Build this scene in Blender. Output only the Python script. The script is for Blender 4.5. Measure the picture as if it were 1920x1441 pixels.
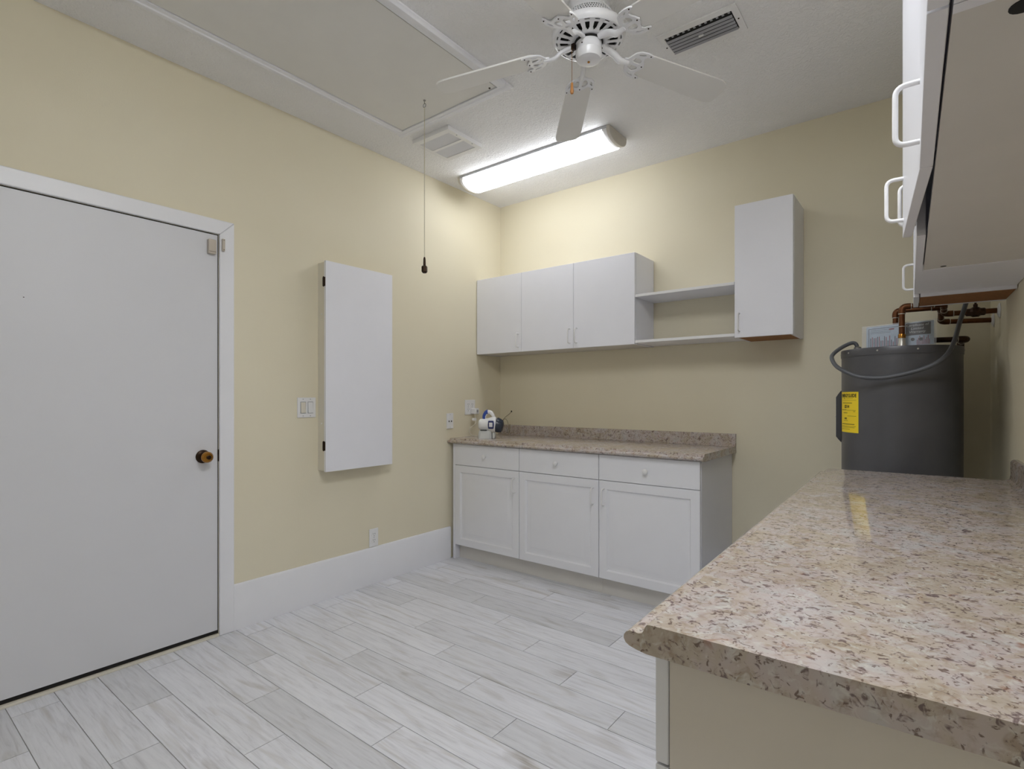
import bpy, bmesh, math, random
from mathutils import Vector, Matrix
random.seed(4)
for o in list(bpy.data.objects): bpy.data.objects.remove(o)
SC = bpy.context.scene
COL = SC.collection
PI = math.pi
# ------------------------------------------------------------------ camera
F_PX, HORIZON = 998.7, 745.0
YAW = math.radians(37.919)
CAM = Vector((2.834, -3.477, 1.2035))
cd = bpy.data.cameras.new('camera'); cam = bpy.data.objects.new('camera', cd); COL.objects.link(cam)
cd.sensor_fit = 'HORIZONTAL'; cd.sensor_width = 36.0; cd.lens = 36.0*F_PX/1920.0
cd.shift_y = (HORIZON-720.5)/1920.0
cd.clip_start = 0.02
cam.location = CAM; cam.rotation_euler = (PI/2, 0, YAW)
SC.camera = cam
# ------------------------------------------------------------------ world, exposure
w = bpy.data.worlds.new('world'); SC.world = w; w.use_nodes = True
w.node_tree.nodes['Background'].inputs[0].default_value = (1, 1, 1, 1)
w.node_tree.nodes['Background'].inputs[1].default_value = 0.0
LAMP_STRENGTH = 7.6
FILL_LAMP_STRENGTH = 15.5  # strength of the added fill lamp, out of view
WINDOW_FILL_WATTS = 6.0
# weak cool fill light, added unseen in an added rear window
WIN = (.45, 1.85, .75, 2.10)          # x0, x1, z0, z1 of the opening
REAR_WALL_Y = -5.9
ad = bpy.data.lights.new('window_fill_light', 'AREA'); ad.shape = 'RECTANGLE'; ad.size = WIN[1]-WIN[0]; ad.size_y = WIN[3]-WIN[2]
ad.energy = WINDOW_FILL_WATTS; ad.color = (.90, .95, 1.0)
ao = bpy.data.objects.new('window_fill_light', ad); COL.objects.link(ao)
ao.location = ((WIN[0]+WIN[1])/2, REAR_WALL_Y-.13, (WIN[2]+WIN[3])/2); ao.rotation_euler = (PI/2, 0, 0)
SC.view_settings.view_transform = 'Standard'; SC.view_settings.look = 'None'
SC.view_settings.gamma = 1.0; SC.view_settings.use_curve_mapping = False
SC.view_settings.exposure = 0.10
ROOM_H = 2.80
REAR = REAR_WALL_Y
RW0, RALPHA = 3.078, 0.021            # right wall meets the back wall here; it runs 1.2 degrees off square
def ray(px, py):
    r = (px-960)/F_PX; u = -(py-HORIZON)/F_PX; s, c = math.sin(YAW), math.cos(YAW)
    return Vector((r*c-s, r*s+c, u))
def at_y(px, py, y): v = ray(px, py); return CAM+v*((y-CAM.y)/v.y)
def at_x(px, py, x): v = ray(px, py); return CAM+v*((x-CAM.x)/v.x)
def at_z(px, py, z): v = ray(px, py); return CAM+v*((z-CAM.z)/v.z)
# ------------------------------------------------------------------ materials
def lin(c):
    return tuple((x/12.92 if x <= .04045 else ((x+.055)/1.055)**2.4) for x in [v/255 for v in c])+(1,)
class NT:
    def __init__(s, name):
        s.m = bpy.data.materials.new(name); s.m.use_nodes = True; s.t = s.m.node_tree; s.n = s.t.nodes; s.b = s.n['Principled BSDF']
    def add(s, typ, **kw):
        n = s.n.new(typ)
        for k, v in kw.items():
            if k.startswith('i_'):
                key = k[2:].replace('_', ' ')
                n.inputs[int(key) if key.isdigit() else key].default_value = v
            else: setattr(n, k, v)
        return n
    def l(s, a, b): s.t.links.new(a, b)
    def ramp(s, fac, stops):
        r = s.n.new('ShaderNodeValToRGB'); e = r.color_ramp.elements
        while len(e) < len(stops): e.new(.5)
        for q, (p, c) in zip(e, stops): q.position = p; q.color = c if len(c) == 4 else lin(c)
        s.l(fac, r.inputs[0]); return r.outputs[0]
    def mix(s, fac, a, b, mode='MIX'):
        n = s.n.new('ShaderNodeMix'); n.data_type = 'RGBA'; n.blend_type = mode
        for i, v in ((0, fac), (6, a), (7, b)):
            if hasattr(v, 'node'): s.l(v, n.inputs[i])
            else: n.inputs[i].default_value = v
        return n.outputs[2]
    def noise(s, vec, scale, detail=3, rough=.55, dist=0):
        n = s.add('ShaderNodeTexNoise'); n.inputs['Scale'].default_value = scale; n.inputs['Detail'].default_value = detail
        n.inputs['Roughness'].default_value = rough; n.inputs['Distortion'].default_value = dist
        if vec is not None: s.l(vec, n.inputs['Vector'])
        return n.outputs['Fac']
    def coord(s, kind='Object', scale=(1, 1, 1), rot=(0, 0, 0)):
        c = s.n.new('ShaderNodeTexCoord'); mp = s.n.new('ShaderNodeMapping'); mp.inputs['Scale'].default_value = scale; mp.inputs['Rotation'].default_value = rot
        s.l(c.outputs[kind], mp.inputs['Vector']); return mp.outputs['Vector']
    def bump(s, h, strength=.2, dist=.01):
        b = s.n.new('ShaderNodeBump'); b.inputs['Strength'].default_value = strength; b.inputs['Distance'].default_value = dist
        s.l(h, b.inputs['Height']); s.l(b.outputs[0], s.b.inputs['Normal'])
def plain(name, rgb, rough=.5, metal=0, var=.04, vscale=6, spec=.5, coat=0, bump=0, bscale=200):
    t = NT(name); c = lin(rgb); v = t.coord('Object')
    f = t.noise(v, vscale, 3)
    d = tuple(max(0, x*(1-var)) for x in c[:3])+(1,); u = tuple(min(1, x*(1+var)) for x in c[:3])+(1,)
    t.l(t.ramp(f, [(.3, d), (.7, u)]), t.b.inputs['Base Color'])
    t.b.inputs['Roughness'].default_value = rough; t.b.inputs['Metallic'].default_value = metal
    t.b.inputs['Specular IOR Level'].default_value = spec; t.b.inputs['Coat Weight'].default_value = coat
    if bump: t.bump(t.noise(v, bscale, 2), bump, .002)
    return t.m
M = {}
def wall_mat():
    t = NT('wall_paint'); v = t.coord('Object')
    f = t.noise(v, 1.5, 2)
    t.l(t.ramp(f, [(.3, (231, 222, 196)), (.7, (234, 226, 201))]), t.b.inputs['Base Color'])
    t.b.inputs['Roughness'].default_value = .55; t.b.inputs['Specular IOR Level'].default_value = .25
    t.bump(t.noise(v, 160, 3), .12, .003); return t.m
def ceil_mat():
    t = NT('ceiling_texture'); v = t.coord('Object')
    t.l(t.ramp(t.noise(v, 2, 2), [(.3, (244, 243, 242)), (.7, (248, 247, 246))]), t.b.inputs['Base Color'])
    t.b.inputs['Roughness'].default_value = .8; t.b.inputs['Specular IOR Level'].default_value = .15
    a = t.noise(v, 48, 4, .6, 1.2)
    r = t.ramp(a, [(.42, (0, 0, 0, 1)), (.6, (1, 1, 1, 1))])
    t.bump(r, .45, .006); return t.m
def plank_mat():
    t = NT('whitewashed_wood_tile')
    oi = t.n.new('ShaderNodeObjectInfo'); tc = t.n.new('ShaderNodeTexCoord')
    mul = t.add('ShaderNodeVectorMath', operation='SCALE'); comb = t.n.new('ShaderNodeCombineXYZ')
    for i in range(3): t.l(oi.outputs['Random'], comb.inputs[i])
    t.l(comb.outputs[0], mul.inputs[0]); mul.inputs['Scale'].default_value = 37.0
    ad = t.add('ShaderNodeVectorMath', operation='ADD'); t.l(tc.outputs['Object'], ad.inputs[0]); t.l(mul.outputs[0], ad.inputs[1])
    def sc(v, s):
        m = t.add('ShaderNodeVectorMath', operation='MULTIPLY'); t.l(v, m.inputs[0]); m.inputs[1].default_value = s; return m.outputs[0]
    P0 = ad.outputs[0]
    grain = t.noise(sc(P0, (3.2, 40, 1)), 1.6, 6, .65, .6)
    streak = t.noise(sc(P0, (1.1, 9, 1)), 1.5, 3, .5, 1.6)
    knot = t.noise(sc(P0, (2.4, 6.5, 1)), 1.0, 2, .4, .4)
    col = t.ramp(grain, [(.3, (206, 205, 208)), (.46, (226, 226, 230)), (.62, (234, 234, 238))])
    m1 = t.ramp(streak, [(.56, (0, 0, 0, 1)), (.74, (1, 1, 1, 1))])
    mm = t.add('ShaderNodeMath', operation='MULTIPLY'); t.l(m1, mm.inputs[0]); mm.inputs[1].default_value = .55
    col = t.mix(mm.outputs[0], col, lin((192, 187, 180)))
    m2 = t.ramp(knot, [(.68, (0, 0, 0, 1)), (.78, (1, 1, 1, 1))])
    gm = t.add('ShaderNodeMath', operation='MULTIPLY'); t.l(m2, gm.inputs[0]); t.l(t.ramp(grain, [(.3, (1, 1, 1, 1)), (.65, (.25, .25, .25, 1))]), gm.inputs[1])
    gm2 = t.add('ShaderNodeMath', operation='MULTIPLY'); t.l(gm.outputs[0], gm2.inputs[0]); gm2.inputs[1].default_value = .8
    col = t.mix(gm2.outputs[0], col, lin((150, 140, 124)))
    tint = t.ramp(oi.outputs['Random'], [(0, (.84, .84, .83, 1)), (.35, (.95, .95, .95, 1)), (1, (1, 1, 1, 1))])
    col = t.mix(1.0, col, tint, 'MULTIPLY')
    t.l(col, t.b.inputs['Base Color']); t.b.inputs['Roughness'].default_value = .42; t.b.inputs['Specular IOR Level'].default_value = .35
    t.bump(grain, .05, .002); return t.m
def granite_mat():
    t = NT('granite_laminate'); v = t.coord('Object'); vs = t.coord('Object', (1.0, 1.0, 1.0), (0, 0, .5))
    big = t.noise(v, 11, 3, .6, .8)
    col = t.ramp(big, [(.30, (174, 161, 142)), (.44, (186, 173, 158)), (.54, (191, 178, 172)), (.68, (190, 186, 182))])
    soft = t.noise(vs, 42, 4, .6, .8)
    col = t.mix(t.ramp(soft, [(.50, (0, 0, 0, 1)), (.68, (.65, .65, .65, 1))]), col, lin((150, 130, 108)))
    lt = t.noise(t.coord('Object', (1, 1, 1), (0, .7, 2)), 58, 3, .6, .8)
    col = t.mix(t.ramp(lt, [(.56, (0, 0, 0, 1)), (.70, (.8, .8, .8, 1))]), col, lin((206, 202, 194)))
    fl = t.noise(t.coord('Object', (1, 1, 1), (.3, 0, 1.2)), 70, 3, .55, 1.0)
    col = t.mix(t.ramp(fl, [(.58, (0, 0, 0, 1)), (.66, (.9, .9, .9, 1))]), col, lin((108, 90, 88)))
    fl2 = t.noise(t.coord('Object', (1, 1, 1), (1.3, .4, 2.2)), 105, 3, .55, .8)
    col = t.mix(t.ramp(fl2, [(.60, (0, 0, 0, 1)), (.67, (.85, .85, .85, 1))]), col, lin((102, 82, 70)))
    rust = t.noise(t.coord('Object', (1, 1, 1), (1, .2, .4)), 30, 3, .6, 1.2)
    col = t.mix(t.ramp(rust, [(.63, (0, 0, 0, 1)), (.74, (.55, .55, .55, 1))]), col, lin((146, 98, 68)))
    t.l(col, t.b.inputs['Base Color']); t.b.inputs['Roughness'].default_value = .07; t.b.inputs['Specular IOR Level'].default_value = .5
    return t.m
def emit_mat(name, rgb, strength):
    t = NT(name); t.b.inputs['Base Color'].default_value = (.9, .9, .9, 1)
    t.b.inputs['Emission Color'].default_value = rgb; t.b.inputs['Emission Strength'].default_value = strength
    v = t.coord('Object'); t.l(t.ramp(t.noise(v, 3), [(0, (.88, .88, .88, 1)), (1, (.92, .92, .92, 1))]), t.b.inputs['Base Color']); return t.m
def clear_plastic():
    t = NT('clear_plastic'); t.b.inputs['Base Color'].default_value = (.95, .97, 1, 1); t.b.inputs['Roughness'].default_value = .12
    t.b.inputs['Alpha'].default_value = .22; v = t.coord('Object'); t.bump(t.noise(v, 30, 3), .4, .004); return t.m
M['wall'] = wall_mat(); M['ceil'] = ceil_mat(); M['plank'] = plank_mat(); M['granite'] = granite_mat(); M['clear'] = clear_plastic()
def pane_mat():
    t = NT('fill_window_glass'); t.b.inputs['Base Color'].default_value = (.95, .97, 1, 1); t.b.inputs['Roughness'].default_value = .05
    t.b.inputs['Alpha'].default_value = .08; v = t.coord('Object'); t.bump(t.noise(v, 4, 2), .02, .001); return t.m
M['pane'] = pane_mat()
M['grout'] = plain('floor_grout', (176, 174, 172), .8)
M['white'] = plain('white_melamine', (240, 240, 245), .38, var=.01)
M['thermofoil'] = plain('white_thermofoil', (238, 238, 241), .33, var=.01)
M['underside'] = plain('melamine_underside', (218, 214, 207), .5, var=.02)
M['shaded_white'] = plain('shaded_end_panel', (224, 216, 204), .45, var=.015)  # white panel made darker in colour to stand for its shade
M['trim'] = plain('white_trim_paint', (240, 240, 243), .35, var=.01)
M['door'] = plain('door_paint', (222, 222, 225), .42, var=.012, vscale=3, bump=.05, bscale=90)
M['plastic'] = plain('white_plastic', (238, 237, 236), .3, var=.01)
M['cream'] = plain('cream_plastic', (226, 220, 204), .35, var=.01)
M['beige'] = plain('beige_plastic', (196, 186, 172), .45, var=.03)
M['dark'] = plain('dark_gap', (22, 21, 20), .8)
M['chip'] = plain('particle_board', (150, 102, 58), .75, var=.2, vscale=90)
M['bronze'] = plain('oil_bronze', (52, 38, 28), .35, .8, var=.1)
M['brass'] = plain('antique_brass', (178, 126, 54), .25, .9, var=.08)
M['steel'] = plain('steel', (150, 150, 150), .35, .9)
M['silver'] = plain('painted_grey_metal', (168, 168, 172), .4, .2)
M['fan'] = plain('fan_enamel', (236, 236, 238), .3, var=.01, coat=.2)
M['blade'] = plain('fan_blade_laminate', (230, 228, 223), .45, var=.015)
M['heater'] = plain('heater_enamel', (92, 92, 95), .38, .25, var=.06, vscale=9)
M['heater_dk'] = plain('heater_cover', (62, 62, 66), .5, .1)
M['copper'] = plain('copper_pipe', (98, 60, 34), .45, .7, var=.25, vscale=30)
M['copper_dk'] = plain('aged_copper', (60, 40, 26), .5, .6, var=.3, vscale=30)
M['solder'] = plain('solder_ring', (200, 196, 186), .4, .6)
M['conduit'] = plain('grey_conduit', (92, 94, 98), .42, var=.05)
M['yellow'] = plain('yellow_paper', (255, 222, 48), .55, var=.03)
M['ink'] = plain('black_ink', (28, 26, 20), .6)
M['paper'] = plain('blue_white_paper', (196, 212, 228), .5, var=.08, vscale=40)
M['navy_ink'] = plain('navy_ink', (52, 56, 78), .5)
M['red_ink'] = plain('red_ink', (150, 60, 76), .5)
M['blackpaper'] = plain('black_cover', (50, 48, 50), .4)
M['blue'] = plain('blue_plastic', (26, 66, 158), .22, coat=.4)
M['navy'] = plain('navy_plastic', (38, 48, 104), .3)
M['smoke'] = plain('smoked_plastic', (48, 56, 70), .2)
M['translucent'] = plain('frosted_plastic', (222, 224, 222), .3, var=.03)
M['cord'] = plain('cord_white', (224, 218, 204), .5)
M['wire'] = plain('brown_wire', (150, 136, 108), .6)
M['string'] = plain('string', (206, 198, 176), .8)
M['wood'] = plain('turned_wood', (176, 120, 62), .4, var=.15, vscale=60)
M['lampcap'] = plain('lamp_end_cap', (206, 200, 188), .4)
M['lampbase'] = plain('lamp_base', (190, 190, 194), .5)
M['lens'] = emit_mat('lamp_lens', (.955, .985, 1.04, 1), LAMP_STRENGTH)
# ------------------------------------------------------------------ mesh helpers
class MB:
    def __init__(s): s.v = []; s.f = []
    def add(s, vs, fs):
        b = len(s.v); s.v += [tuple(q) for q in vs]; s.f += [tuple(b+i for i in f) for f in fs]; return s
    def box(s, x0, x1, y0, y1, z0, z1):
        x0, x1 = min(x0, x1), max(x0, x1); y0, y1 = min(y0, y1), max(y0, y1); z0, z1 = min(z0, z1), max(z0, z1)
        return s.add([(x0, y0, z0), (x1, y0, z0), (x1, y1, z0), (x0, y1, z0), (x0, y0, z1), (x1, y0, z1), (x1, y1, z1), (x0, y1, z1)],
              [(0, 3, 2, 1), (4, 5, 6, 7), (0, 1, 5, 4), (1, 2, 6, 5), (2, 3, 7, 6), (3, 0, 4, 7)])
    def tube(s, pts, r, n=12, cap=True, flat=1.0):
        pts = [Vector(p) for p in pts]; rings = []
        t0 = (pts[1]-pts[0]).normalized()
        nrm = t0.orthogonal().normalized()
        for i, p in enumerate(pts):
            if i == 0: t = pts[1]-pts[0]
            elif i == len(pts)-1: t = pts[-1]-pts[-2]
            else: t = (pts[i]-pts[i-1]).normalized()+(pts[i+1]-pts[i]).normalized()
            t.normalize(); nrm = (nrm-t*nrm.dot(t)).normalized(); bn = t.cross(nrm)
            rr = r[i] if isinstance(r, (list, tuple)) else r
            rings.append([p+(nrm*math.cos(2*PI*k/n)+bn*flat*math.sin(2*PI*k/n))*rr for k in range(n)])
        vs = [q for g in rings for q in g]; fs = []
        for i in range(len(rings)-1):
            for k in range(n):
                a = i*n+k; b = i*n+(k+1) % n; fs.append((a, b, b+n, a+n))
        if cap: fs += [tuple(reversed(range(n))), tuple(range((len(rings)-1)*n, len(rings)*n))]
        return s.add(vs, fs)
    def lathe(s, prof, c=(0, 0, 0), n=32, axis='z', cap=True):
        vs = []; fs = []
        for (r, h) in prof:
            for k in range(n):
                a = 2*PI*k/n; p = (r*math.cos(a), r*math.sin(a), h)
                if axis == 'x': p = (h, r*math.cos(a), r*math.sin(a))
                if axis == 'y': p = (r*math.sin(a), h, r*math.cos(a))
                vs.append((p[0]+c[0], p[1]+c[1], p[2]+c[2]))
        for i in range(len(prof)-1):
            for k in range(n):
                a = i*n+k; b = i*n+(k+1) % n; fs.append((a, b, b+n, a+n))
        if cap: fs += [tuple(reversed(range(n))), tuple(range((len(prof)-1)*n, len(prof)*n))]
        return s.add(vs, fs)
    def prism(s, pts, a, b, axis='x'):
        n = len(pts)
        def P(u, v, h): return {'x': (h, u, v), 'y': (u, h, v), 'z': (u, v, h)}[axis]
        vs = [P(u, v, a) for u, v in pts]+[P(u, v, b) for u, v in pts]
        fs = [tuple(reversed(range(n))), tuple(range(n, 2*n))]+[(i, (i+1) % n, n+(i+1) % n, n+i) for i in range(n)]
        return s.add(vs, fs)
    def sphere(s, c, r, n=16, m=10, sc=(1, 1, 1)):
        prof = [(max(1e-4, math.sin(PI*i/m)), -math.cos(PI*i/m)) for i in range(m+1)]
        vs = []; fs = []
        for (a, h) in prof:
            for k in range(n):
                t = 2*PI*k/n; vs.append((c[0]+r*sc[0]*a*math.cos(t), c[1]+r*sc[1]*a*math.sin(t), c[2]+r*sc[2]*h))
        for i in range(m):
            for k in range(n):
                a = i*n+k; b = i*n+(k+1) % n; fs.append((a, b, b+n, a+n))
        return s.add(vs, fs)
    def build(s, name, mat, parent=None, bevel=0, smooth=None, seg=2):
        me = bpy.data.meshes.new(name); me.from_pydata(s.v, [], s.f); me.validate()
        bm = bmesh.new(); bm.from_mesh(me); bmesh.ops.recalc_face_normals(bm, faces=bm.faces); bm.to_mesh(me); bm.free()
        return link(name, me, mat, parent, bevel, smooth, seg)
def link(name, me, mat, parent=None, bevel=0, smooth=None, seg=2):
    me.materials.clear(); me.materials.append(M[mat] if isinstance(mat, str) else mat)
    o = bpy.data.objects.new(name, me); COL.objects.link(o)
    if parent: o.parent = parent
    if smooth is not None or bevel:
        me.shade_smooth(); me.set_sharp_from_angle(angle=math.radians(smooth if smooth else 30))
    if bevel:
        b = o.modifiers.new('bevel', 'BEVEL'); b.width = bevel; b.segments = seg; b.limit_method = 'ANGLE'; b.angle_limit = math.radians(40); b.harden_normals = True
    return o
def box(name, dims, mat, parent=None, bevel=.0015): return MB().box(*dims).build(name, mat, parent, bevel)
def tag(o, label=None, cat=None, group=None, kind=None):
    for k, v in (('label', label), ('category', cat), ('group', group), ('kind', kind)):
        if v: o[k] = v
    return o
def thing(name, label, cat, loc=(0, 0, 0), rz=0, group=None, kind=None):
    o = bpy.data.objects.new(name, None); COL.objects.link(o); o.location = loc; o.rotation_euler = (0, 0, rz); o.empty_display_size = .05
    return tag(o, label, cat, group, kind)
def struct(o): o['kind'] = 'structure'; return o
def arc(c, r, a0, a1, n=6): return [(c[0]+r*math.cos(a0+(a1-a0)*i/n), c[1]+r*math.sin(a0+(a1-a0)*i/n)) for i in range(n+1)]
def smooth_path(P, n=6):
    P = [Vector(p) for p in P]; out = []
    for i in range(len(P)-1):
        p0 = P[max(i-1, 0)]; p1 = P[i]; p2 = P[i+1]; p3 = P[min(i+2, len(P)-1)]
        for k in range(n):
            t = k/n; out.append(.5*((2*p1)+(p2-p0)*t+(2*p0-5*p1+4*p2-p3)*t*t+(3*p1-p0-3*p2+p3)*t**3))
    out.append(P[-1]); return out
def round_path(P, r, n=5):
    P = [Vector(p) for p in P]; out = [P[0]]
    for i in range(1, len(P)-1):
        a = (P[i-1]-P[i]).normalized(); b = (P[i+1]-P[i]).normalized()
        s, e = P[i]+a*r, P[i]+b*r
        for k in range(n+1):
            t = k/n; out.append(s*(1-t)**2+P[i]*2*t*(1-t)+e*t*t)
    out.append(P[-1]); return out
def curve_plate(splines, half_thick, bevel=0.0):
    """flat plate from closed outlines (first = outside, others = holes), in the xy plane"""
    cu = bpy.data.curves.new('tmp', 'CURVE'); cu.dimensions = '2D'; cu.fill_mode = 'BOTH'; cu.extrude = half_thick; cu.bevel_depth = bevel; cu.bevel_resolution = 1
    for pts in splines:
        sp = cu.splines.new('POLY'); sp.points.add(len(pts)-1); sp.use_cyclic_u = True
        for q, p in zip(sp.points, pts): q.co = (p[0], p[1], 0, 1)
    return to_mesh(cu)
def to_mesh(cu):
    o = bpy.data.objects.new('tmp', cu); COL.objects.link(o)
    dg = bpy.context.evaluated_depsgraph_get(); me = bpy.data.meshes.new_from_object(o.evaluated_get(dg))
    bpy.data.objects.remove(o); return me
def text_mesh(body, size, extrude=.0002, shear=0.0, bold=0.0, align='CENTER', width=None):
    cu = bpy.data.curves.new('tmp', 'FONT'); cu.body = body; cu.size = size; cu.extrude = extrude; cu.shear = shear; cu.offset = bold; cu.align_x = align; cu.align_y = 'CENTER'
    cu.resolution_u = 2
    me = to_mesh(cu)
    if width:
        xs = [v.co.x for v in me.vertices]; k = width/(max(xs)-min(xs))
        for v in me.vertices: v.co.x *= k
    return me
# ------------------------------------------------------------------ shell of the room
x_right = lambda y: RW0-math.tan(RALPHA)*y
def shell():
    T = .12
    xr0, xr1 = x_right(T), x_right(REAR-T)
    struct(tag(MB().box(-T, 0, REAR-T, T, 0, ROOM_H).build('wall_left', 'wall'), 'pale yellow painted wall with the white door'))
    struct(tag(MB().box(0, xr0+.2, 0, T, 0, ROOM_H).build('wall_back', 'wall'), 'pale yellow painted wall behind the cabinets'))
    struct(tag(MB().prism([(xr0, T), (xr1, REAR-T), (xr1+T, REAR-T), (xr0+T, T)], 0, ROOM_H, 'z').build('wall_right', 'wall'), 'pale yellow painted wall beside the water heater'))
    wr = MB(); a, b, c, d = WIN
    wr.box(0, a, REAR-T, REAR, 0, ROOM_H); wr.box(b, xr1+.05, REAR-T, REAR, 0, ROOM_H); wr.box(a, b, REAR-T, REAR, 0, c); wr.box(a, b, REAR-T, REAR, d, ROOM_H)
    struct(tag(wr.build('wall_rear', 'wall'), 'pale yellow painted wall behind the viewer'))
    wn = struct(thing('fill_window_1', 'white framed window added for fill light in the wall behind the viewer', None, ((a+b)/2, REAR-.06, c)))  # added window out of view, houses the fill light
    hw, hh = (b-a)/2, d-c
    for nm, q in (('frame_stile', (-hw, -hw+.045, 0, hh)), ('frame_stile', (hw-.045, hw, 0, hh)), ('frame_rail', (-hw+.045, hw-.045, 0, .045)), ('frame_rail', (-hw+.045, hw-.045, hh-.045, hh)), ('meeting_rail', (-hw+.045, hw-.045, hh/2-.02, hh/2+.02))):
        box(nm, (q[0], q[1], -.03, .03, q[2], q[3]), 'trim', wn, .003)
    for z0, z1 in ((.045, hh/2-.02), (hh/2+.02, hh-.045)): box('pane', (-hw+.045, hw-.045, -.003, .003, z0, z1), 'pane', wn, 0)
    box('fill_window_sill', (-hw-.04, hw+.04, .061, .10, -.02, 0), 'trim', wn, .004)
    struct(tag(MB().box(-T, xr1+T, REAR-T, T, ROOM_H, ROOM_H+.1).build('ceiling', 'ceil'), 'white textured ceiling'))
    fl = struct(tag(MB().box(-T, xr1+T, REAR-T, T, -.06, -.003).build('floor', 'grout'), 'whitewashed wood-look plank tile floor'))
    # planks: 0.9 m long, 0.146 m wide, each row shifted by a third
    PW, PL, G = .146, .9, .0028
    full = None
    for k in range(-10, 23):
        y1 = -1.450-PW*k; y0 = y1-PW
        if y0 < REAR: y0 = REAR
        y1c = min(y1, 0)
        if y1c-y0 < .02: continue
        off = (.72+.3*k) % PL-PL
        xr = x_right((y0+y1)/2)
        x = off
        while x < xr-.01:
            a, b = max(x, 0), min(x+PL, xr); x += PL
            if b-a < .015: continue
            cx, cy = (a+b)/2, (y0+y1c)/2
            whole = abs((b-a)-PL) < 1e-4 and abs((y1c-y0)-PW) < 1e-4
            if whole and full: o = bpy.data.objects.new('plank', full); COL.objects.link(o)
            else:
                o = MB().box(-(b-a)/2+G/2, (b-a)/2-G/2, -(y1c-y0)/2+G/2, (y1c-y0)/2-G/2, -.003, 0).build('plank', 'plank')
                if whole: full = o.data
            o.parent = fl; o.location = (cx, cy, 0)
    # skirting
    prof = [(0, 0), (.014, 0), (.014, .225), (.009, .236), (0, .237)]
    def base(name, lab, a, b): struct(tag(MB().prism([(q[0], q[1]) for q in prof], a, b, 'y').build(name, 'trim', None, .001), lab))
    base('baseboard_left', 'tall white baseboard between door and base cabinets', -2.19, -.602)
    struct(tag(MB().prism([(-q[0], q[1]) for q in prof], 1.895, x_right(0)-.002, 'x').build('baseboard_back', 'trim', None, .001), 'white baseboard behind the water heater'))
    struct(tag(MB().prism([(q[0], q[1]) for q in prof], REAR, -3.272, 'y').build('baseboard_rear', 'trim', None, .001), 'white baseboard on the far side of the door'))
shell()
# ------------------------------------------------------------------ door
def door():
    yL, yR, zt = -3.182, -2.268, 2.022
    d = struct(thing('door_1', 'flat white slab door with a brass knob', None, (0, (yL+yR)/2, 0))); cy = (yL+yR)/2
    L = lambda y: y-cy
    box('door_leaf', (.0005, .006, L(yL), L(yR), .030, zt), 'door', d, .001)
    box('door_gap', (.0003, .0012, L(yL-.004), L(yR+.005), .012, zt+.005), 'dark', d, 0)
    box('threshold', (.0005, .020, L(yL), L(yR+.004), 0, .011), 'cream', d, .002)
    MB().box(.006, .0068, L(-3.0025), L(-2.9985), 1.6, 1.603).build('scuff', 'bronze', d)
    k = MB().lathe([(.033, .006), (.033, .010), (.028, .014), (.014, .016)], (0, L(-2.338), .912), 28, 'x').build('knob_rosette', 'bronze', d, 0, 35)
    kk = MB().lathe([(.012, .014), (.012, .034), (.022, .042), (.027, .054), (.0265, .064), (.020, .072), (.012, .073)], (0, L(-2.338), .912), 28, 'x').build('door_knob', 'brass', d, 0, 40)
    MB().lathe([(.010, .073), (.010, .079), (.006, .081)], (0, L(-2.338), .912), 16, 'x').build('lock_button', 'bronze', kk, 0, 35)
    box('latch_plate', (.002, .009, L(yR-.001), L(yR+.006), .882, .942), 'bronze', d, .001)
    t = struct(thing('trim_1', 'white painted casing around the flat door', None, (0, cy, 0)))
    W = .072
    for nm, pts in (('casing_side', [(yR+.006, 0), (yR+.006+W, 0), (yR+.006+W, zt+.006+W), (yR+.006, zt+.006)]),
                    ('casing_side', [(yL-.006, 0), (yL-.006-W, 0), (yL-.006-W, zt+.006+W), (yL-.006, zt+.006)]),
                    ('casing_head', [(yL-.006, zt+.006), (yR+.006, zt+.006), (yR+.006+W, zt+.006+W), (yL-.006-W, zt+.006+W)])):
        MB().prism([(L(a), b) for a, b in pts], .0003, .018, 'x').build(nm, 'trim', t, .005, seg=3)
    s = thing('door_sensor', 'small beige alarm contact on the top corner of the door', 'sensor', (.006, -2.300, 1.920))
    box('sensor_body', (.0005, .022, -.019, .019, 0, .072), 'beige', s, .004)
    box('sensor_cover_line', (.0225, .023, -.016, .016, .010, .0115), 'bronze', s, 0)
    m = thing('sensor_magnet', 'slim beige magnet on the casing beside the door sensor', 'sensor', (.018, -2.247, 1.944))
    box('magnet_body', (.0003, .012, -.007, .007, 0, .062), 'beige', m, .003)
    for z in (.007, .055): MB().lathe([(.002, .012), (.002, .0128)], (0, 0, z), 10, 'x').build('screw', 'bronze', m)
door()
# ------------------------------------------------------------------ ironing cabinet, plates on the left wall
def wall_cabinet():
    c = thing('ironing_board_cabinet', 'tall narrow white cabinet with bronze hinges hung on the left wall', 'cabinet', (0, -1.465, .772))
    w, h = .486, 1.226
    b = MB(); y0, y1 = -w/2, w/2
    box('body', (.0005, .070, y0+.006, y1-.006, .004, h-.004), 'cream', c, .001)
    box('cabinet_door', (.073, .091, y0, y1, 0, h), 'white', c, .0015)
    for z in (1.105, .150):
        hg = MB().box(.058, .086, y0-.003, y0+.0055, z-.027, z+.027).build('hinge', 'bronze', c, .004)
        MB().tube([(.072, y0-.003, z-.029), (.072, y0-.003, z+.029)], .004, 10).build('hinge_pin', 'bronze', hg, 0, 40)
    for z in (.92, .28): MB().lathe([(.004, y0+.0035), (.004, y0+.006)], (.04, 0, z), 12, 'y').build('screw_cap', 'plastic', c, 0, 40)
wall_cabinet()
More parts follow.
